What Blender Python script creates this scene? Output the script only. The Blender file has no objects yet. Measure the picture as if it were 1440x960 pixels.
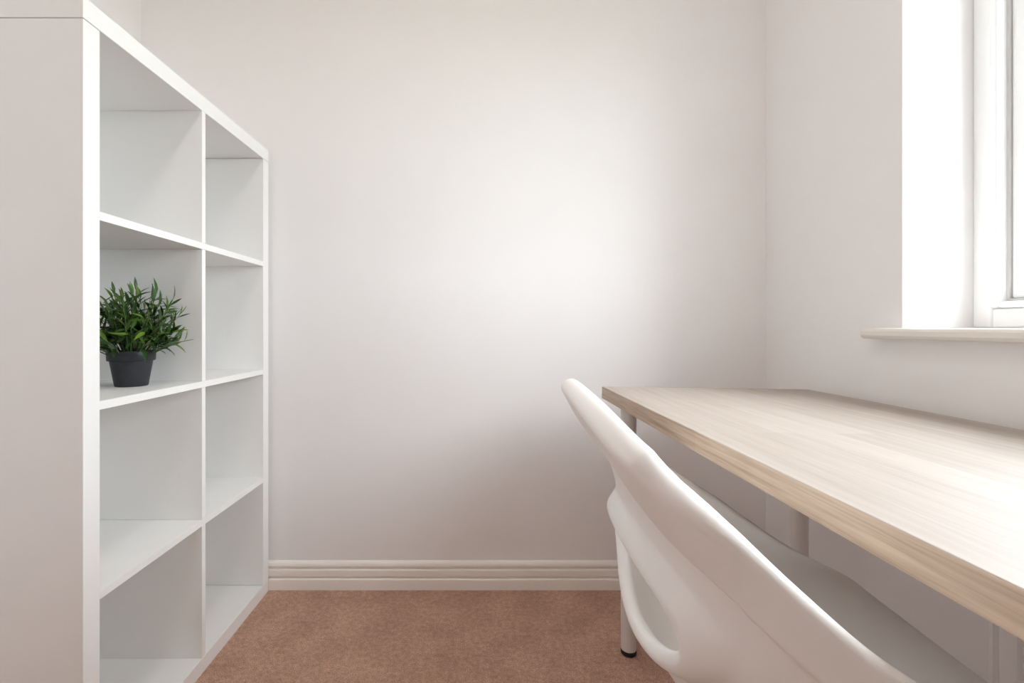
import bpy, bmesh, math, random
from mathutils import Vector, Matrix

# ------------------------------------------------------------------ camera, world, exposure
S = bpy.context.scene
C = S.collection
F_PX, VPX, VPY, CAM_Z = 690.0, 674.0, 460.0, 0.878       # focal length and vanishing point in the 1440x960 photograph
cd = bpy.data.cameras.new('camera')
cam = bpy.data.objects.new('camera', cd); C.objects.link(cam)
cam.location = (0, 0, CAM_Z); cam.rotation_euler = (math.radians(90), 0, 0)
cd.sensor_fit = 'HORIZONTAL'; cd.sensor_width = 36.0; cd.lens = F_PX / 1440 * 36
cd.shift_x = (720 - VPX) / 1440; cd.shift_y = -(480 - VPY) / 1440
cd.clip_start = 0.02
S.camera = cam

SKY = 7.4
FILL = 7.0  # glow of the added fill lamp overhead
w = bpy.data.worlds.new('overcast_sky'); S.world = w; w.use_nodes = True
bg = w.node_tree.nodes['Background']
bg.inputs['Color'].default_value = (0.885, 0.95, 1.02, 1); bg.inputs['Strength'].default_value = SKY
S.view_settings.view_transform = 'Standard'; S.view_settings.look = 'None'
S.cycles.diffuse_bounces = 16; S.cycles.max_bounces = 20
S.view_settings.gamma = 1; S.view_settings.use_curve_mapping = False
S.view_settings.exposure = 1.67

# room dimensions (metres; camera at x=0, y=0)
XL, XR, YB, YF, ZC = -1.14, 0.966, 1.655, -1.75, 2.40
WY0, WY1, WZ0, WZ1 = 0.20, 1.12, 0.852, 1.92     # window opening in the right wall
XW = 1.126                                        # room face of the window frame
XOUT = 1.205

pl = bpy.data.lights.new('window_portal', 'AREA'); pl.shape = 'RECTANGLE'
pl.size = WZ1 - WZ0; pl.size_y = WY1 - WY0; pl.cycles.is_portal = True
po = bpy.data.objects.new('window_portal', pl); C.objects.link(po)
po.location = (XOUT + 0.03, (WY0 + WY1) / 2, (WZ0 + WZ1) / 2); po.rotation_euler = (0, math.radians(90), 0)

# ------------------------------------------------------------------ materials
def mat(name, color, rough=0.5, spec=0.5):
    m = bpy.data.materials.new(name); m.use_nodes = True
    b = m.node_tree.nodes['Principled BSDF']
    b.inputs['Base Color'].default_value = (*color, 1); b.inputs['Roughness'].default_value = rough
    b.inputs['Specular IOR Level'].default_value = spec
    return m, m.node_tree.nodes, m.node_tree.links, b

def noisy(name, c1, c2, scale, rough=0.5, spec=0.5, bump=0.0, bscale=None, dist=0.001, detail=4, stretch=(1, 1, 1)):
    m, N, K, b = mat(name, c1, rough, spec)
    tc = N.new('ShaderNodeTexCoord'); mp = N.new('ShaderNodeMapping'); mp.inputs['Scale'].default_value = stretch
    K.new(tc.outputs['Object'], mp.inputs['Vector'])
    n = N.new('ShaderNodeTexNoise'); n.inputs['Scale'].default_value = scale; n.inputs['Detail'].default_value = detail
    K.new(mp.outputs['Vector'], n.inputs['Vector'])
    r = N.new('ShaderNodeValToRGB'); r.color_ramp.elements[0].color = (*c1, 1); r.color_ramp.elements[1].color = (*c2, 1)
    r.color_ramp.elements[0].position = 0.3; r.color_ramp.elements[1].position = 0.7
    K.new(n.outputs['Fac'], r.inputs['Fac']); K.new(r.outputs['Color'], b.inputs['Base Color'])
    if bump:
        n2 = N.new('ShaderNodeTexNoise'); n2.inputs['Scale'].default_value = bscale or scale; n2.inputs['Detail'].default_value = 3
        K.new(mp.outputs['Vector'], n2.inputs['Vector'])
        bp = N.new('ShaderNodeBump'); bp.inputs['Strength'].default_value = bump; bp.inputs['Distance'].default_value = dist
        K.new(n2.outputs['Fac'], bp.inputs['Height']); K.new(bp.outputs['Normal'], b.inputs['Normal'])
    return m

M = {}
M['wall'] = noisy('wall_paint', (0.87, 0.86, 0.86), (0.88, 0.87, 0.87), 6, 0.7, 0.25, 0.15, 220, 0.0006)
M['ceiling'] = noisy('ceiling_paint', (0.89, 0.875, 0.865), (0.90, 0.885, 0.875), 6, 0.8, 0.2)
M['trim'] = noisy('gloss_trim_paint', (0.92, 0.885, 0.845), (0.925, 0.89, 0.85), 20, 0.35, 0.5)
M['sill'] = noisy('sill_paint', (0.80, 0.755, 0.71), (0.81, 0.765, 0.72), 20, 0.4, 0.5)
M['upvc'] = noisy('window_plastic', (0.91, 0.915, 0.92), (0.92, 0.925, 0.93), 15, 0.3, 0.5)
M['gasket'] = mat('window_gasket', (0.66, 0.66, 0.65), 0.6)[0]
M['shelf'] = noisy('white_foil', (0.855, 0.855, 0.845), (0.865, 0.865, 0.855), 12, 0.42, 0.45)
M['plastic'] = noisy('white_shell_plastic', (0.93, 0.915, 0.895), (0.935, 0.92, 0.90), 25, 0.36, 0.5, 0.06, 900, 0.0003)
M['metal_white'] = noisy('white_powder_coat', (0.76, 0.745, 0.72), (0.78, 0.765, 0.74), 40, 0.4, 0.5)
M['rubber'] = mat('black_plastic', (0.012, 0.011, 0.010), 0.45)[0]
M['pot'] = noisy('charcoal_pot', (0.022, 0.024, 0.030), (0.030, 0.032, 0.040), 60, 0.5, 0.4)
M['soil'] = noisy('dark_soil', (0.01, 0.008, 0.006), (0.04, 0.03, 0.02), 180, 0.9, 0.1, 0.8, 200, 0.004)
M['stem'] = noisy('green_stem', (0.06, 0.12, 0.03), (0.11, 0.16, 0.05), 60, 0.5)
M['radiator'] = noisy('radiator_enamel', (0.86, 0.86, 0.855), (0.87, 0.87, 0.865), 15, 0.35, 0.5)
M['lawn'] = noisy('lawn_grass', (0.10, 0.12, 0.075), (0.15, 0.17, 0.11), 1.5, 0.9, 0.1, 0.5, 30, 0.03)

def leaf_mat(name, c1, c2):
    m, N, K, b = mat(name, c1, 0.42, 0.35)
    tc = N.new('ShaderNodeTexCoord'); n = N.new('ShaderNodeTexNoise'); n.inputs['Scale'].default_value = 90
    K.new(tc.outputs['Object'], n.inputs['Vector'])
    r = N.new('ShaderNodeValToRGB'); r.color_ramp.elements[0].color = (*c1, 1); r.color_ramp.elements[1].color = (*c2, 1)
    r.color_ramp.elements[0].position = 0.3; r.color_ramp.elements[1].position = 0.7
    K.new(n.outputs['Fac'], r.inputs['Fac']); K.new(r.outputs['Color'], b.inputs['Base Color'])
    return m
M['leaf'] = [leaf_mat('leaf_deep_green', (0.012, 0.042, 0.006), (0.025, 0.078, 0.010)),
             leaf_mat('leaf_mid_green', (0.022, 0.072, 0.008), (0.045, 0.115, 0.014)),
             leaf_mat('leaf_light_green', (0.070, 0.150, 0.012), (0.125, 0.220, 0.022))]

def carpet():
    m, N, K, b = mat('brown_pink_carpet', (0.3, 0.2, 0.15), 0.95, 0.05)
    tc = N.new('ShaderNodeTexCoord')
    n1 = N.new('ShaderNodeTexNoise'); n1.inputs['Scale'].default_value = 400; n1.inputs['Detail'].default_value = 3
    n2 = N.new('ShaderNodeTexNoise'); n2.inputs['Scale'].default_value = 9; n2.inputs['Detail'].default_value = 5
    n3 = N.new('ShaderNodeTexNoise'); n3.inputs['Scale'].default_value = 75; n3.inputs['Detail'].default_value = 4
    for n in (n1, n2, n3): K.new(tc.outputs['Object'], n.inputs['Vector'])
    r = N.new('ShaderNodeValToRGB'); e = r.color_ramp.elements
    e[0].position = 0.28; e[0].color = (0.30, 0.18, 0.133, 1); e[1].position = 0.72; e[1].color = (0.86, 0.56, 0.43, 1)
    K.new(n1.outputs['Fac'], r.inputs['Fac'])
    r2 = N.new('ShaderNodeValToRGB'); e = r2.color_ramp.elements
    e[0].position = 0.3; e[0].color = (0.86, 0.84, 0.83, 1); e[1].position = 0.7; e[1].color = (1.08, 1.07, 1.06, 1)
    K.new(n2.outputs['Fac'], r2.inputs['Fac'])
    r3 = N.new('ShaderNodeValToRGB'); e = r3.color_ramp.elements
    e[0].position = 0.3; e[0].color = (0.8, 0.8, 0.8, 1); e[1].position = 0.7; e[1].color = (1.12, 1.12, 1.12, 1)
    K.new(n3.outputs['Fac'], r3.inputs['Fac'])
    x1 = N.new('ShaderNodeMix'); x1.data_type = 'RGBA'; x1.blend_type = 'MULTIPLY'; x1.inputs['Factor'].default_value = 1
    x2 = N.new('ShaderNodeMix'); x2.data_type = 'RGBA'; x2.blend_type = 'MULTIPLY'; x2.inputs['Factor'].default_value = 1
    K.new(r.outputs['Color'], x1.inputs['A']); K.new(r2.outputs['Color'], x1.inputs['B'])
    K.new(x1.outputs['Result'], x2.inputs['A']); K.new(r3.outputs['Color'], x2.inputs['B'])
    K.new(x2.outputs['Result'], b.inputs['Base Color'])
    bp = N.new('ShaderNodeBump'); bp.inputs['Strength'].default_value = 0.9; bp.inputs['Distance'].default_value = 0.004
    K.new(n1.outputs['Fac'], bp.inputs['Height']); K.new(bp.outputs['Normal'], b.inputs['Normal'])
    return m
M['carpet'] = carpet()

def oak(name='whitened_oak', ca=(0.385, 0.325, 0.28, 1), cb=(0.465, 0.405, 0.36, 1), e0=0.32, e1=0.62):
    """whitened oak foil: staves along the table's length (local Y) with fine grain"""
    m, N, K, b = mat(name, (0.6, 0.5, 0.4), 0.55, 0.45)
    tc = N.new('ShaderNodeTexCoord')
    sw = N.new('ShaderNodeMapping'); sw.inputs['Rotation'].default_value = (0, 0, math.radians(90))
    K.new(tc.outputs['Object'], sw.inputs['Vector'])
    br = N.new('ShaderNodeTexBrick'); br.inputs['Scale'].default_value = 1; br.inputs['Mortar Size'].default_value = 0.0
    br.inputs['Brick Width'].default_value = 0.62; br.inputs['Row Height'].default_value = 0.068
    br.inputs['Color1'].default_value = (0.0, 0.0, 0.0, 1); br.inputs['Color2'].default_value = (1, 1, 1, 1)
    br.offset = 0.41
    K.new(sw.outputs['Vector'], br.inputs['Vector'])
    g = N.new('ShaderNodeMapping'); g.inputs['Scale'].default_value = (1.0, 0.035, 1.0)
    K.new(tc.outputs['Object'], g.inputs['Vector'])
    n1 = N.new('ShaderNodeTexNoise'); n1.inputs['Scale'].default_value = 260; n1.inputs['Detail'].default_value = 5
    n2 = N.new('ShaderNodeTexNoise'); n2.inputs['Scale'].default_value = 60; n2.inputs['Detail'].default_value = 4; n2.inputs['Distortion'].default_value = 0.6
    K.new(g.outputs['Vector'], n1.inputs['Vector']); K.new(g.outputs['Vector'], n2.inputs['Vector'])
    r1 = N.new('ShaderNodeValToRGB'); e = r1.color_ramp.elements
    e[0].position = e0; e[0].color = ca; e[1].position = e1; e[1].color = cb
    add = N.new('ShaderNodeMath'); add.operation = 'MULTIPLY_ADD'; add.inputs[1].default_value = 0.45
    h = N.new('ShaderNodeMath'); h.operation = 'MULTIPLY'; h.inputs[1].default_value = 0.55
    K.new(n2.outputs['Fac'], h.inputs[0]); K.new(n1.outputs['Fac'], add.inputs[0]); K.new(h.outputs[0], add.inputs[2])
    K.new(add.outputs[0], r1.inputs['Fac'])
    r2 = N.new('ShaderNodeValToRGB'); e = r2.color_ramp.elements
    e[0].color = (0.90, 0.885, 0.87, 1); e[1].color = (1.07, 1.07, 1.07, 1)
    K.new(br.outputs['Color'], r2.inputs['Fac'])
    x = N.new('ShaderNodeMix'); x.data_type = 'RGBA'; x.blend_type = 'MULTIPLY'; x.inputs['Factor'].default_value = 1
    K.new(r1.outputs['Color'], x.inputs['A']); K.new(r2.outputs['Color'], x.inputs['B'])
    K.new(x.outputs['Result'], b.inputs['Base Color'])
    return m
M['oak'] = oak()
M['oak_edge'] = oak('oak_edge_banding', (0.37, 0.265, 0.185, 1), (0.58, 0.455, 0.35, 1), 0.36, 0.60)

def glass():
    m = bpy.data.materials.new('clear_glass'); m.use_nodes = True
    N, K = m.node_tree.nodes, m.node_tree.links
    N.remove(N['Principled BSDF'])
    t = N.new('ShaderNodeBsdfTransparent'); t.inputs['Color'].default_value = (0.97, 0.98, 0.97, 1)
    g = N.new('ShaderNodeBsdfGlossy'); g.inputs['Roughness'].default_value = 0.02
    lw = N.new('ShaderNodeLayerWeight'); lw.inputs['Blend'].default_value = 0.5
    pw = N.new('ShaderNodeMath'); pw.operation = 'POWER'; pw.inputs[1].default_value = 3.2
    f = N.new('ShaderNodeMath'); f.operation = 'MULTIPLY_ADD'; f.inputs[1].default_value = 0.95; f.inputs[2].default_value = 0.04
    K.new(lw.outputs['Facing'], pw.inputs[0]); K.new(pw.outputs[0], f.inputs[0])
    x = N.new('ShaderNodeMixShader')
    K.new(f.outputs[0], x.inputs[0]); K.new(t.outputs[0], x.inputs[1]); K.new(g.outputs[0], x.inputs[2])
    K.new(x.outputs[0], N['Material Output'].inputs['Surface'])
    return m
M['glass'] = glass()

# ------------------------------------------------------------------ helpers
def tag(o, label=None, cat=None, group=None, kind=None):
    if label: o['label'] = label
    if cat: o['category'] = cat
    if group: o['group'] = group
    if kind: o['kind'] = kind
    return o

def empty(name, loc=(0, 0, 0), rz=0):
    o = bpy.data.objects.new(name, None); C.objects.link(o); o.location = loc; o.rotation_euler = (0, 0, rz)
    o.empty_display_size = 0.05
    return o

def obj(name, bm, m, parent=None, smooth=False, loc=None):
    me = bpy.data.meshes.new(name)
    bmesh.ops.recalc_face_normals(bm, faces=bm.faces)
    bm.to_mesh(me); bm.free()
    if smooth:
        for p in me.polygons: p.use_smooth = True
    me.materials.append(m)
    o = bpy.data.objects.new(name, me); C.objects.link(o)
    if parent: o.parent = parent
    if loc: o.location = loc
    return o

def box(bm, x0, x1, y0, y1, z0, z1, bev=0.0, seg=2):
    v = [bm.verts.new((x, y, z)) for x in (x0, x1) for y in (y0, y1) for z in (z0, z1)]
    fs = [bm.faces.new([v[i] for i in q]) for q in ((0, 1, 3, 2), (4, 6, 7, 5), (0, 4, 5, 1), (2, 3, 7, 6), (0, 2, 6, 4), (1, 5, 7, 3))]
    bmesh.ops.recalc_face_normals(bm, faces=fs)
    if bev:
        es = list({e for f in fs for e in f.edges})
        bmesh.ops.bevel(bm, geom=es, offset=bev, segments=seg, profile=0.5, affect='EDGES')

def boxbm(*a, **k):
    bm = bmesh.new(); box(bm, *a, **k); return bm

def lathe(bm, prof, n=32, c=(0, 0, 0), cap=True):
    rings = [[bm.verts.new((c[0] + r * math.cos(2 * math.pi * i / n), c[1] + r * math.sin(2 * math.pi * i / n), c[2] + z)) for i in range(n)] for r, z in prof]
    for a, b in zip(rings, rings[1:]):
        for i in range(n):
            bm.faces.new((a[i], a[(i + 1) % n], b[(i + 1) % n], b[i]))
    if cap:
        bm.faces.new(rings[0][::-1]); bm.faces.new(rings[-1])

def tube(bm, pts, radii, n=8):
    pts = [Vector(p) for p in pts]; rings = []
    up = Vector((0.3, 0.2, 1)).normalized()
    for i, p in enumerate(pts):
        d = (pts[min(i + 1, len(pts) - 1)] - pts[max(i - 1, 0)]).normalized()
        a = d.cross(up)
        if a.length < 1e-3: a = d.cross(Vector((1, 0, 0)))
        a.normalize(); b = d.cross(a)
        r = radii[i] if isinstance(radii, (list, tuple)) else radii
        rings.append([bm.verts.new(p + (a * math.cos(2 * math.pi * k / n) + b * math.sin(2 * math.pi * k / n)) * r) for k in range(n)])
    for a, b in zip(rings, rings[1:]):
        for k in range(n): bm.faces.new((a[k], a[(k + 1) % n], b[(k + 1) % n], b[k]))
    bm.faces.new(rings[0][::-1]); bm.faces.new(rings[-1])

def extrude_profile(bm, prof, p0, p1, out):
    """profile (t, z) swept from p0 to p1 (points on the wall line); out = unit vector away from the wall"""
    A = [bm.verts.new((p0[0] + out[0] * t, p0[1] + out[1] * t, z)) for t, z in prof]
    B = [bm.verts.new((p1[0] + out[0] * t, p1[1] + out[1] * t, z)) for t, z in prof]
    n = len(prof)
    for i in range(n): bm.faces.new((A[i], A[(i + 1) % n], B[(i + 1) % n], B[i]))
    bm.faces.new(A); bm.faces.new(B[::-1])

# ------------------------------------------------------------------ room shell
T = 0.12
tag(obj('floor', boxbm(XL - T, XOUT, YF - T, YB + T, -0.1, 0), M['carpet']), 'brown-pink short pile fitted carpet', kind='structure')
tag(obj('ceiling', boxbm(XL - T, XOUT, YF - T, YB + T, ZC, ZC + 0.1), M['ceiling']), 'plain white ceiling', kind='structure')
tag(obj('wall_back', boxbm(XL - T, XOUT, YB, YB + T, 0, ZC), M['wall']), 'plain off-white wall above the grooved skirting', kind='structure')
tag(obj('wall_left', boxbm(XL - T, XL, YF, YB, 0, ZC), M['wall']), 'off-white wall behind the shelving unit', kind='structure')
tag(obj('wall_front', boxbm(XL - T, XOUT, YF - T, YF, 0, ZC), M['wall']), 'off-white wall opposite the skirting wall', kind='structure')
bm = bmesh.new()                                   # right wall with the window opening cut in it
ys = (YF, WY0, WY1, YB); zs = (0, WZ0, WZ1, ZC)
for X in (XR, XOUT):
    g = [[bm.verts.new((X, y, z)) for z in zs] for y in ys]
    for i in range(3):
        for j in range(3):
            if (i, j) != (1, 1):
                bm.faces.new((g[i][j], g[i + 1][j], g[i + 1][j + 1], g[i][j + 1]))
    if X == XR: g0 = g
for loop in (((1, 1), (1, 2), (2, 2), (2, 1)), ((0, 0), (0, 3), (3, 3), (3, 0))):
    for (a, b), (c, d) in zip(loop, loop[1:] + loop[:1]):
        steps = max(abs(c - a), abs(d - b)); da, db = (c - a) // steps, (d - b) // steps
        for s in range(steps):
            p, q = (a + da * s, b + db * s), (a + da * (s + 1), b + db * (s + 1))
            bm.faces.new((g0[p[0]][p[1]], g0[q[0]][q[1]], g[q[0]][q[1]], g[p[0]][p[1]]))
tag(obj('wall_right', bm, M['wall']), 'off-white window wall behind the desk', kind='structure')

BP = [(0, 0), (0.0165, 0), (0.0165, 0.0325), (0.0160, 0.0350), (0.0145, 0.0365), (0.0060, 0.0378), (0.0060, 0.0408), (0.0125, 0.0425), (0.0135, 0.047),
      (0.0135, 0.0625), (0.0125, 0.0665), (0.0045, 0.0682), (0.0045, 0.0715), (0.0105, 0.0732), (0.0112, 0.0790), (0.0095, 0.0855), (0.0055, 0.0905), (0.002, 0.0925), (0, 0.0925)]
def baseboard(name, p0, p1, out, label):
    bm = bmesh.new(); extrude_profile(bm, BP, p0, p1, out)
    tag(obj(name, bm, M['trim']), label, kind='structure')
baseboard('baseboard_back', (XL, YB), (XR, YB), (0, -1), 'cream painted skirting board with two grooves')
baseboard('baseboard_left', (XL, YF), (XL, YB - 0.0165), (1, 0), 'cream skirting board behind the shelving unit')
baseboard('baseboard_right', (XR, YF), (XR, YB - 0.0165), (-1, 0), 'cream skirting board under the window')
baseboard('baseboard_front', (XL + 0.0165, YF), (XR - 0.0165, YF), (0, 1), 'cream skirting board opposite the grooved one')

# window: frame, sash, glazing bead, pane, sill
win = tag(empty('window_1', (XW, (WY0 + WY1) / 2, WZ0)), 'white plastic framed window in a deep reveal', kind='structure')
def wpart(name, bm, m, smooth=False):
    bmesh.ops.translate(bm, verts=bm.verts, vec=-win.location)
    return obj(name, bm, m, win, smooth)
def ring(x0, x1, y0, y1, z0, z1, wd, bev, wb=None):
    """rectangular frame of four rails, bar width wd (bottom wb)"""
    wb = wb or wd; bm = bmesh.new()
    box(bm, x0, x1, y0, y0 + wd, z0, z1, bev); box(bm, x0, x1, y1 - wd, y1, z0, z1, bev)
    box(bm, x0, x1, y0 + wd, y1 - wd, z0, z0 + wb, bev); box(bm, x0, x1, y0 + wd, y1 - wd, z1 - wd, z1, bev)
    return bm
ZS = CAM_Z - 0.0015                                # top of the sill board
wpart('window_frame', ring(XW, XW + 0.07, WY0, WY1, ZS, WZ1, 0.042, 0.004), M['upvc'])
ymid = (WY0 + WY1) / 2
wpart('mullion', boxbm(XW, XW + 0.07, ymid - 0.035, ymid + 0.035, ZS + 0.042, WZ1 - 0.042, bev=0.004), M['upvc'])
for (a, b) in ((WY0 + 0.042, ymid - 0.035), (ymid + 0.035, WY1 - 0.042)):
    z0, z1 = ZS + 0.042, WZ1 - 0.042
    sash = wpart('sash', ring(XW - 0.008, XW + 0.06, a + 0.001, b - 0.001, z0 + 0.001, z1 - 0.001, 0.018, 0.005, 0.014), M['upvc'])
    wpart('gasket', ring(XW + 0.012, XW + 0.05, a + 0.019, b - 0.019, z0 + 0.015, z1 - 0.019, 0.006, 0, 0.006), M['gasket']).parent = win
    wpart('glazing_bead', ring(XW + 0.016, XW + 0.05, a + 0.0255, b - 0.0255, z0 + 0.0215, z1 - 0.0255, 0.03, 0.004), M['upvc'])
    wpart('pane', boxbm(XW + 0.03, XW + 0.034, a + 0.05, b - 0.05, z0 + 0.045, z1 - 0.05), M['glass'])
# sill board with rounded nose and a horn past the opening
bm = bmesh.new()
XS = 0.932
prof = [(XR + 0.0, ZS - 0.026), (XS + 0.008, ZS - 0.026), (XS + 0.003, ZS - 0.0235), (XS, ZS - 0.018), (XS, ZS - 0.008), (XS + 0.003, ZS - 0.0025), (XS + 0.008, ZS), (XR, ZS)]
A = [bm.verts.new((x, WY0 - 0.08, z)) for x, z in prof]; B = [bm.verts.new((x, 1.200, z)) for x, z in prof]
for i in range(len(prof)): bm.faces.new((A[i], A[(i + 1) % len(prof)], B[(i + 1) % len(prof)], B[i]))
bm.faces.new(A); bm.faces.new(B[::-1])
box(bm, XR, XW + 0.02, WY0 + 0.0005, WY1 - 0.0005, ZS - 0.0255, ZS)
wpart('window_sill', bm, M['sill'])
tag(obj('lawn', boxbm(XOUT + 0.4, 30, -25, 25, -0.65, -0.6), M['lawn']), 'green lawn outside the window', kind='structure')

# ------------------------------------------------------------------ shelving unit
KX0, KX1, KY0, KY1, KH = -1.0925, -0.7025, 0.870, 1.6345, 1.466
TH, PT = 0.0385, 0.016
ku = tag(empty('shelving_unit', ((KX0 + KX1) / 2, (KY0 + KY1) / 2, 0)), 'white open cube shelving unit, two cells by four, standing on the carpet', 'shelf')
def kp(name, x0, x1, y0, y1, z0, z1, bev=0.0008):
    bm = boxbm(x0, x1, y0, y1, z0, z1, bev=bev, seg=2)
    bmesh.ops.translate(bm, verts=bm.verts, vec=-ku.location)
    return obj(name, bm, M['shelf'], ku)
kp('top_panel', KX0, KX1, KY0, KY1, KH - TH, KH)
kp('base_panel', KX0, KX1, KY0, KY1, 0, TH)
kp('side_panel', KX0, KX1, KY0, KY0 + TH, TH + 0.0007, KH - TH - 0.0017)
kp('side_panel', KX0, KX1, KY1 - TH, KY1, TH + 0.0007, KH - TH - 0.0010)
cell = (KH - 2 * TH - 3 * PT) / 4
ycen = (KY0 + KY1) / 2
shelf_top = []
for i in range(4):
    z0 = TH + i * (cell + PT)
    kp('divider', KX0 + 0.001, KX1 - 0.0006, ycen - PT / 2, ycen + PT / 2, z0 + 0.0003, z0 + cell - 0.0003, 0.0005)
    if i < 3:
        kp('shelf', KX0 + 0.001, KX1 - 0.0003, KY0 + TH + 0.0003, KY1 - TH - 0.0003, z0 + cell, z0 + cell + PT, 0.0005)
        shelf_top.append(z0 + cell + PT)

# ------------------------------------------------------------------ desk (slightly out of level, back edge lower)
DX0, DX1, DY0, DY1 = 0.3535, 0.945, 0.19, 1.412
DT, DZF, DZB = 0.034, 0.708, 0.6995
desk = tag(empty('desk', ((DX0 + DX1) / 2, (DY0 + DY1) / 2, 0)), 'pale whitened oak desk on round white legs under the window', 'desk')
tilt = math.atan2(DZF - DZB, DX1 - DX0)
bm = boxbm(-(DX1 - DX0) / 2, (DX1 - DX0) / 2, -(DY1 - DY0) / 2, (DY1 - DY0) / 2, -DT, 0, bev=0.0012)
top = obj('tabletop', bm, M['oak'], desk, loc=(0, 0, (DZF + DZB) / 2)); top.rotation_euler = (0, tilt, 0)
for sx, sy in ((0.4025, 1.323), (0.8640, 1.323), (0.4025, 0.28), (0.8640, 0.28)):
    zt = DZF - (sx - DX0) * math.tan(tilt) - DT + 0.0006
    bm = bmesh.new(); lathe(bm, [(0.0195, 0.012), (0.0205, 0.014), (0.0205, zt - 0.02), (0.0205, zt - 0.001)], 40)
    lg = obj('leg', bm, M['metal_white'], desk, True, (sx - desk.location.x, sy - desk.location.y, 0))
    bm = bmesh.new(); lathe(bm, [(0.0185, 0.0), (0.0207, 0.002), (0.0207, 0.0115), (0.0195, 0.0128)], 40)
    obj('foot_cap', bm, M['rubber'], lg, True)
    bm = bmesh.new(); lathe(bm, [(0.030, zt - 0.004), (0.030, zt - 0.0008)], 32)
    obj('mounting_plate', bm, M['metal_white'], lg)

# oak edge banding, its own strip of foil around the four edges
hx, hy, ez = (DX1 - DX0) / 2, (DY1 - DY0) / 2, 0.0009
for x0, x1, y0, y1 in ((-hx - 0.0004, -hx + 0.0004, -hy, hy), (hx - 0.0004, hx + 0.0004, -hy, hy), (-hx, hx, -hy - 0.0004, -hy + 0.0004), (-hx, hx, hy - 0.0004, hy + 0.0004)):
    obj('edge_band', boxbm(x0, x1, y0, y1, -DT + ez, -ez), M['oak_edge'], top)

# ------------------------------------------------------------------ chair
def lerp_keys(keys, t):
    """Catmull-Rom through (t, value tuple) keys"""
    n = len(keys)
    for i in range(n - 1):
        if t <= keys[i + 1][0] or i == n - 2:
            t0, p1 = keys[i]; t1, p2 = keys[i + 1]
            p0 = keys[max(i - 1, 0)][1]; p3 = keys[min(i + 2, n - 1)][1]
            s = (t - t0) / (t1 - t0)
            return tuple(0.5 * (2 * b + (c - a) * s + (2 * a - 5 * b + 4 * c - d) * s * s + (3 * b - a - 3 * c + d) * s ** 3) for a, b, c, d in zip(p0, p1, p2, p3))
CH_X, CH_Y, CH_YAW = 0.40, 0.600, math.radians(-4.0)
# per station v from the seat's front edge to the top of the back:
# centre line (forward, up), side edge (forward, up), half width; forward is measured from the pedestal
KEYS = [(0.00, (0.225, 0.430, 0.205, 0.452, 0.200)), (0.06, (0.217, 0.446, 0.198, 0.464, 0.227)), (0.14, (0.170, 0.446, 0.158, 0.482, 0.243)),
        (0.26, (0.060, 0.430, 0.095, 0.512, 0.246)), (0.38, (-0.060, 0.424, 0.035, 0.547, 0.246)), (0.48, (-0.140, 0.440, -0.010, 0.577, 0.243)),
        (0.56, (-0.176, 0.480, -0.050, 0.602, 0.240)), (0.66, (-0.193, 0.545, -0.096, 0.634, 0.236)), (0.76, (-0.201, 0.615, -0.142, 0.677, 0.231)),
        (0.86, (-0.218, 0.685, -0.190, 0.725, 0.223)), (0.94, (-0.238, 0.748, -0.230, 0.764, 0.212)), (1.00, (-0.261, 0.797, -0.262, 0.804, 0.204))]
HV, HU, HVR = 0.698, 0.430, 0.081                   # opening in the back: centre station, half extents in u and v
def shell_raw(u, v):
    cx, cz, ex, ez, hw = lerp_keys(KEYS, v)
    a = u * math.pi / 2
    k = 1 - math.cos(a)
    return Vector((cx + (ex - cx) * k, hw * math.sin(a), cz + (ez - cz) * k))
def shell_pt(u, v):
    p = shell_raw(u, v)
    r = math.hypot(u / HU, (v - HV) / HVR)
    if r < 1.75:                                     # the back swells outwards into a funnel around the opening
        e = 0.004
        n = (shell_raw(u + e, v) - shell_raw(u - e, v)).cross(shell_raw(u, min(v + e, 1)) - shell_raw(u, v - e)).normalized()
        if n.x > 0: n = -n
        f = max(0.0, 1 - max(r - 1, 0) / 0.75)
        p = p + n * 0.007 * f * f * (1 + 0.6 * f * (1 - f))
    return p
chair = tag(empty('shell_chair', (CH_X, CH_Y, 0), CH_YAW), 'white moulded plastic shell chair pushed under the desk', 'chair')
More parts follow.
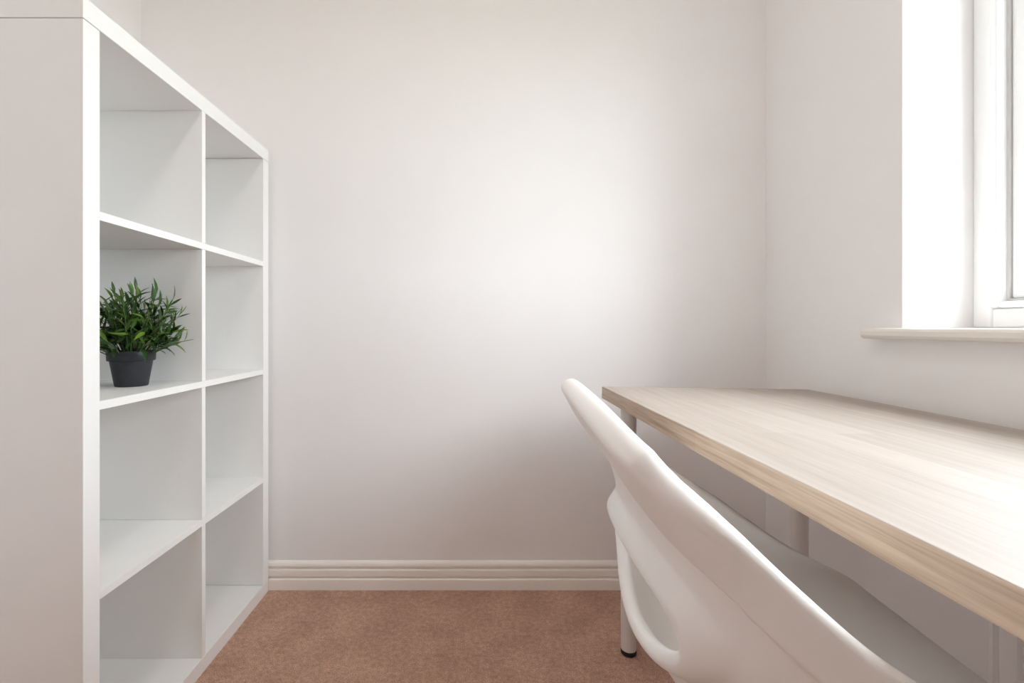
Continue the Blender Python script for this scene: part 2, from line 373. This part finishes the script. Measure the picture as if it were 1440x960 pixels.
def make_shell():
    """closed skin: an inner and an outer surface joined by a rounded rim and by the walls of the opening; the outer one
    stands off further along the border, where the moulding has a thick band"""
    NU, NV, KAPPA = 112, 190, 0.33
    us = [-1 + 2 * i / NU for i in range(NU + 1)]; vs = [j / NV for j in range(NV + 1)]
    UV = {}; P = {}
    for i, u in enumerate(us):
        for j, v in enumerate(vs):
            q = 2 * v - 1
            uu = u * math.sqrt(1 - KAPPA * q * q / 2 * (1 if q > 0 else 1.1)); qq = q * math.sqrt(1 - KAPPA * u * u / 2)
            UV[i, j] = (uu, (qq + 1) / 2)
    rr = lambda w: math.hypot(w[0] / HU, (w[1] - HV) / HVR)
    cells = [(i, j) for i in range(NU) for j in range(NV)]
    corners = lambda i, j: ((i, j), (i + 1, j), (i + 1, j + 1), (i, j + 1))
    keep = []; cnt = {}
    for c in cells:
        q4 = corners(*c)
        w = (sum(UV[k][0] for k in q4) / 4, sum(UV[k][1] for k in q4) / 4)
        if rr(w) >= 1:
            keep.append(c)
            for k in q4: cnt[k] = cnt.get(k, 0) + 1
    hole = [k for k in cnt if cnt[k] < 4 and 0 < k[0] < NU and 0 < k[1] < NV and rr(UV[k]) < 1.6]
    for k in hole:
        u, v = UV[k]; f = 1 / rr(UV[k]); UV[k] = (u * f, HV + (v - HV) * f)
    for k in UV: P[k] = shell_pt(*UV[k])
    # outside normals by differences over the grid, smoothed
    N_ = {}
    for i in range(NU + 1):
        for j in range(NV + 1):
            du = P[min(i + 1, NU), j] - P[max(i - 1, 0), j]; dv = P[i, min(j + 1, NV)] - P[i, max(j - 1, 0)]
            n = dv.cross(du).normalized()
            N_[i, j] = n
    if N_[NU // 2, NV // 4].z > 0: N_ = {k: -n for k, n in N_.items()}
    for _ in range(6):
        M_ = {}
        for (i, j), n in N_.items():
            M_[i, j] = (n * 2 + N_[max(i - 1, 0), j] + N_[min(i + 1, NU), j] + N_[i, max(j - 1, 0)] + N_[i, min(j + 1, NV)]).normalized()
        N_ = M_
    # distance to the border along the two grid directions
    ds = {}; dt = {}
    for j in range(NV + 1):
        acc = 0.0; ds[0, j] = 0.0; left = [0.0]
        for i in range(1, NU + 1): acc += (P[i, j] - P[i - 1, j]).length; left.append(acc)
        for i in range(NU + 1): ds[i, j] = min(left[i], acc - left[i])
    for i in range(NU + 1):
        acc = 0.0; dt[i, NV] = 0.0
        for j in range(NV - 1, -1, -1): acc += (P[i, j + 1] - P[i, j]).length; dt[i, j] = acc
    sm = lambda t: (lambda x: x * x * (3 - 2 * x))(min(max(t, 0), 1))
    def thick(k):
        u, v = UV[k]
        top = sm((v - 0.78) / 0.16); front = sm((v - 0.10) / 0.28)
        wid = 0.028 + 0.020 * top; run = 0.010 + 0.055 * top
        band_s = 1 - sm((ds[k] - wid) / run); band_t = 1 - sm((dt[k] - 0.030) / 0.075)
        band = 1 - (1 - band_s) * (1 - band_t)
        mouth = (1 - sm((rr(UV[k]) - 1.0) / 0.42)) if 0.3 < v < 0.95 else 0
        return 0.0045 + (0.0145 + 0.009 * top) * band * (0.12 + 0.88 * front) + 0.015 * mouth
    bm = bmesh.new()
    A = {}; B = {}; TH_ = {}
    used = set(cnt)
    for k in used:
        TH_[k] = thick(k)
        A[k] = bm.verts.new(P[k]); B[k] = bm.verts.new(P[k] + N_[k] * TH_[k])
    for c in keep:
        q4 = corners(*c)
        bm.faces.new([A[k] for k in q4]); bm.faces.new([B[k] for k in reversed(q4)])
    def join(loop, inward, bulge):
        n = len(loop)
        T_ = []
        for q in range(n):
            tg = P[loop[(q + 1) % n]] - P[loop[q - 1]]
            t = tg.cross(N_[loop[q]]).normalized()
            if t.dot(P[loop[q]] - inward[q]) < 0: t = -t
            T_.append(t)
        for _ in range(8): T_ = [(T_[q - 1] + T_[q] * 2 + T_[(q + 1) % n]).normalized() for q in range(n)]
        prev = [A[k] for k in loop]
        for m in range(1, 8):
            ang = math.pi * m / 8
            cur = []
            for q, k in enumerate(loop):
                h = TH_[k] / 2
                cur.append(bm.verts.new(P[k] + N_[k] * (h - h * math.cos(ang)) + T_[q] * (h * bulge * math.sin(ang))))
            for q in range(n): bm.faces.new((prev[q], prev[(q + 1) % n], cur[(q + 1) % n], cur[q]))
            prev = cur
        last = [B[k] for k in loop]
        for q in range(n): bm.faces.new((prev[q], prev[(q + 1) % n], last[(q + 1) % n], last[q]))
    rim = [(i, 0) for i in range(NU + 1)] + [(NU, j) for j in range(1, NV + 1)] + [(i, NV) for i in range(NU - 1, -1, -1)] + [(0, j) for j in range(NV - 1, 0, -1)]
    inn = []
    for (i, j) in rim: inn.append(P[min(max(i, 1), NU - 1), min(max(j, 1), NV - 1)])
    join(rim, inn, 0.85)
    hole.sort(key=lambda k: math.atan2((UV[k][1] - HV) / HVR, UV[k][0] / HU))
    hc = sum((P[k] for k in hole), Vector()) / len(hole)
    join(hole, [P[k] * 2 - hc for k in hole], 0.9)
    return bm
sh = obj('seat_shell', make_shell(), M['plastic'], chair, True)
# underseat mount, gas column, star base with castors
bm = bmesh.new(); box(bm, -0.10, 0.09, -0.085, 0.085, 0.396, 0.414, 0.006)
obj('seat_mount', bm, M['metal_white'], chair)
bm = bmesh.new(); lathe(bm, [(0.026, 0.13), (0.026, 0.29), (0.014, 0.292), (0.014, 0.3975)], 28)
obj('column', bm, M['metal_white'], chair, True)
base = obj('star_base', (lambda b: (lathe(b, [(0.036, 0.085), (0.04, 0.09), (0.04, 0.125), (0.028, 0.131)], 28), b)[1])(bmesh.new()), M['metal_white'], chair, True)
for k in range(5):
    a = 2 * math.pi * k / 5 + 0.35
    d = Vector((math.cos(a), math.sin(a), 0))
    bm = bmesh.new(); tube(bm, [d * 0.03 + Vector((0, 0, 0.107)), d * 0.14 + Vector((0, 0, 0.098)), d * 0.25 + Vector((0, 0, 0.082))], [0.018, 0.015, 0.012], 12)
    obj('base_arm', bm, M['metal_white'], base, True)
    bm = bmesh.new(); sd = Vector((-d.y, d.x, 0)); c0 = d * 0.25
    tube(bm, [c0 + Vector((0, 0, 0.05)), c0 + Vector((0, 0, 0.076))], 0.006, 8)
    for s in (-1, 1):
        cc = c0 + sd * 0.013 * s + Vector((0, 0, 0.026))
        tube(bm, [cc - sd * 0.009, cc - sd * 0.007, cc + sd * 0.007, cc + sd * 0.009], [0.021, 0.0258, 0.0258, 0.021], 24)
    tube(bm, [c0 - sd * 0.012 + Vector((0, 0, 0.026)), c0 + sd * 0.012 + Vector((0, 0, 0.026))], 0.014, 12)
    tube(bm, [c0 + Vector((0, 0, 0.03)), c0 + Vector((0, 0, 0.055))], 0.010, 10)
    obj('castor', bm, M['rubber'], base, True)

# ------------------------------------------------------------------ potted plant on the second shelf from the top
PZ = shelf_top[1]
plant = tag(empty('potted_plant', (-0.815, 1.150, PZ)), 'bushy green artificial plant in a charcoal pot on the shelf', 'plant')
bm = bmesh.new()
lathe(bm, [(r * 0.83, z) for r, z in ((0.0385, 0), (0.0400, 0.0015), (0.0515, 0.0585), (0.0560, 0.0595), (0.0575, 0.0605), (0.0585, 0.081), (0.0578, 0.082), (0.0555, 0.082), (0.0548, 0.080), (0.050, 0.055), (0.037, 0.003))], 56)
po = obj('pot', bm, M['pot'], plant, True)
es = po.modifiers.new('crisp', 'EDGE_SPLIT'); es.split_angle = math.radians(50)
bm = bmesh.new(); lathe(bm, [(0.0425, 0.060), (0.0435, 0.066), (0.03, 0.071), (0.004, 0.073)], 32); obj('soil', bm, M['soil'], plant, True)
def leaf_mesh(name, L, W, curl):
    me = bpy.data.meshes.new(name); vs = []; fs = []
    st = [(0.0, 0.05), (0.18, 0.55), (0.42, 1.0), (0.68, 0.8), (0.88, 0.35), (1.0, 0.02)]
    for t, k in st:
        z = -curl * t * t * L
        vs += [(-W / 2 * k, t * L, z + 0.22 * W * k), (0, t * L, z), (W / 2 * k, t * L, z + 0.22 * W * k)]
    for i in range(len(st) - 1):
        a = i * 3; fs += [(a, a + 1, a + 4, a + 3), (a + 1, a + 2, a + 5, a + 4)]
    me.from_pydata(vs, [], fs)
    for p in me.polygons: p.use_smooth = True
    return me
LM = []
for mi in range(3):
    for k, (L, W, cu) in enumerate(((0.036, 0.0088, 0.18), (0.031, 0.0078, -0.08), (0.041, 0.0095, 0.3))):
        me = leaf_mesh('leaf', L, W, cu); me.materials.append(M['leaf'][mi]); LM.append(me)
rnd = random.Random(11)
leaves = []
NST = 84
for i in range(NST):
    t = (i + 0.5) / NST
    az = i * 2.399963 + rnd.uniform(-0.3, 0.3)
    el = math.radians(88 - 70 * t ** 0.75 + rnd.uniform(-6, 6))
    ln = rnd.uniform(0.110, 0.160) if t < 0.6 else rnd.uniform(0.075, 0.115)
    r0 = 0.006 + 0.028 * t
    p0 = Vector((math.cos(az) * r0, math.sin(az) * r0, 0.066))
    d = Vector((math.cos(az) * math.cos(el), math.sin(az) * math.cos(el), math.sin(el)))
    d.y *= 0.62; d.x *= 0.95; d.normalize()
    pts = []
    for s in range(5):
        q = s / 4
        pts.append(p0 + d * ln * q + Vector((0, 0, 0.022 * q * (1 - q) * (1.2 if t > 0.5 else 0.3))) + Vector((rnd.uniform(-1, 1), rnd.uniform(-1, 1), 0)) * 0.003 * q)
    for p in pts:                                    # bent away from the divider behind the pot
        if p.y > 0: p.y = 0.085 * math.tanh(p.y / 0.085)
    bm = bmesh.new(); tube(bm, pts, [0.0014, 0.0013, 0.0012, 0.001, 0.0006], 5)
    stem = obj('stem', bm, M['stem'], plant, True)
    nl = 9 if t < 0.65 else 8
    for k in range(nl):
        q = 0.28 + 0.72 * k / (nl - 1)
        f = q * 4; a = min(int(f), 3); base_p = pts[a].lerp(pts[a + 1], f - a)
        ax = (pts[a + 1] - pts[a]).normalized()
        sp = 2.4 * k + rnd.uniform(-0.5, 0.5)
        s1 = ax.cross(Vector((0.31, 0.77, 0.2))).normalized(); s2 = ax.cross(s1)
        side = s1 * math.cos(sp) + s2 * math.sin(sp)
        open_ = 0.15 if k == nl - 1 else rnd.uniform(0.55, 1.05)
        dirv = (ax * math.cos(open_) + side * math.sin(open_)).normalized()
        nv = (ax - dirv * ax.dot(dirv))
        if nv.length < 0.05: nv = side
        nv.normalize(); xv = dirv.cross(nv)
        mx = Matrix((xv, dirv, nv)).transposed().to_4x4(); mx.translation = base_p
        sc = rnd.uniform(0.8, 1.1)
        tip = base_p + dirv * 0.041 * sc
        if base_p.y > 0.082: continue
        if tip.y > 0.080 or tip.x > 0.118 - max(0, -tip.y) * 0.5 or tip.z < 0.012 or (tip.z < 0.092 and math.hypot(tip.x, tip.y) < 0.05): continue
        tone = rnd.random() + 0.35 * (q - 0.6)
        mi = 0 if tone < 0.42 else (1 if tone < 0.80 else 2)
        leaves.append((mi * 3 + rnd.randrange(3), mx @ Matrix.Scale(sc, 4), stem, base_p))
# the 300 leaves that show most (nearest the open front of the cell and outermost) are single parts, the rest one mesh
leaves.sort(key=lambda l: (l[3] - Vector((0, 0, 0.1))).dot(Vector((0.45, -0.75, 0.35))), reverse=True)
lo = None
for n_, (mi, mx, stem, bp_) in enumerate(leaves[:300]):
    o = bpy.data.objects.new('leaf', LM[mi]); C.objects.link(o); o.parent = stem; o.matrix_basis = mx
if len(leaves) > 300:
    bm = bmesh.new()
    for mi, mx, stem, bp_ in leaves[300:]:
        tmp = LM[mi].copy(); tmp.transform(mx); s0 = len(bm.faces); bm.from_mesh(tmp); bm.faces.ensure_lookup_table()
        for f in bm.faces[s0:]: f.material_index = mi // 3; f.smooth = True
        bpy.data.meshes.remove(tmp)
    me = bpy.data.meshes.new('inner_leaves'); bm.to_mesh(me); bm.free()
    for m_ in M['leaf']: me.materials.append(m_)
    o = bpy.data.objects.new('inner_leaves', me); C.objects.link(o); o.parent = plant; o['kind'] = 'stuff'

# ------------------------------------------------------------------ radiator under the window
RX, RY0, RY1, RZ0, RZ1 = 0.905, 0.05, 0.875, 0.13, 0.60
rad = tag(empty('radiator', (0.93, (RY0 + RY1) / 2, 0)), 'white fluted panel radiator on the wall behind the desk', 'radiator')
bm = bmesh.new()
ypts = []
pitch = 0.0385; n = int((RY1 - RY0) / pitch)
y = RY1
path = [(0.950, RY1), (RX + 0.006, RY1), (RX + 0.0015, RY1 - 0.0015), (RX, RY1 - 0.005)]
for k in range(n):
    yy = RY1 - 0.010 - k * pitch
    if yy - 0.02 < RY0: break
    path += [(RX, yy), (RX + 0.007, yy - 0.004), (RX + 0.007, yy - 0.008), (RX, yy - 0.012)]
path += [(RX, RY0 + 0.005), (RX + 0.006, RY0), (0.950, RY0)]
for z0, z1 in ((RZ0, RZ1),):
    A = [bm.verts.new((x, yy, z0)) for x, yy in path]; B = [bm.verts.new((x, yy, z1)) for x, yy in path]
    for i in range(len(path)): bm.faces.new((A[i], A[(i + 1) % len(path)], B[(i + 1) % len(path)], B[i]))
    bm.faces.new(A); bm.faces.new(B[::-1])
bmesh.ops.translate(bm, verts=bm.verts, vec=-rad.location)
obj('panel', bm, M['radiator'], rad)
for yy in (RY0 + 0.15, RY1 - 0.15):
    bm = boxbm(0.949, XR - 0.0003, yy - 0.02, yy + 0.02, 0.2, 0.5); bmesh.ops.translate(bm, verts=bm.verts, vec=-rad.location)
    obj('bracket', bm, M['radiator'], rad)
bm = bmesh.new(); tube(bm, [(0.93, RY1 - 0.012, RZ0 + 0.03), (0.93, RY1 + 0.035, RZ0 + 0.03), (0.93, RY1 + 0.035, 0.0)], 0.0075, 12)
bmesh.ops.translate(bm, verts=bm.verts, vec=-rad.location); obj('pipe', bm, M['radiator'], rad, True)

# ------------------------------------------------------------------ fill lamp added to brighten the room, overhead and out of view
lamp = tag(empty('fill_lamp', (-0.12, 0.50, ZC)), 'unseen fill lamp added overhead, round opal dome with white ring', 'lamp')
bm = bmesh.new(); lathe(bm, [(0.17, -0.0005), (0.17, -0.025), (0.16, -0.028)], 40); obj('ring', bm, M['metal_white'], lamp, True)
m, N, K, b = mat('fill_lamp_opal', (0.85, 0.82, 0.78), 0.4)
b.inputs['Emission Color'].default_value = (1.0, 0.955, 0.915, 1); b.inputs['Emission Strength'].default_value = FILL
bm = bmesh.new(); lathe(bm, [(0.155, -0.027), (0.15, -0.05), (0.12, -0.078), (0.07, -0.095), (0.004, -0.10)], 40); obj('dome', bm, m, lamp, True)
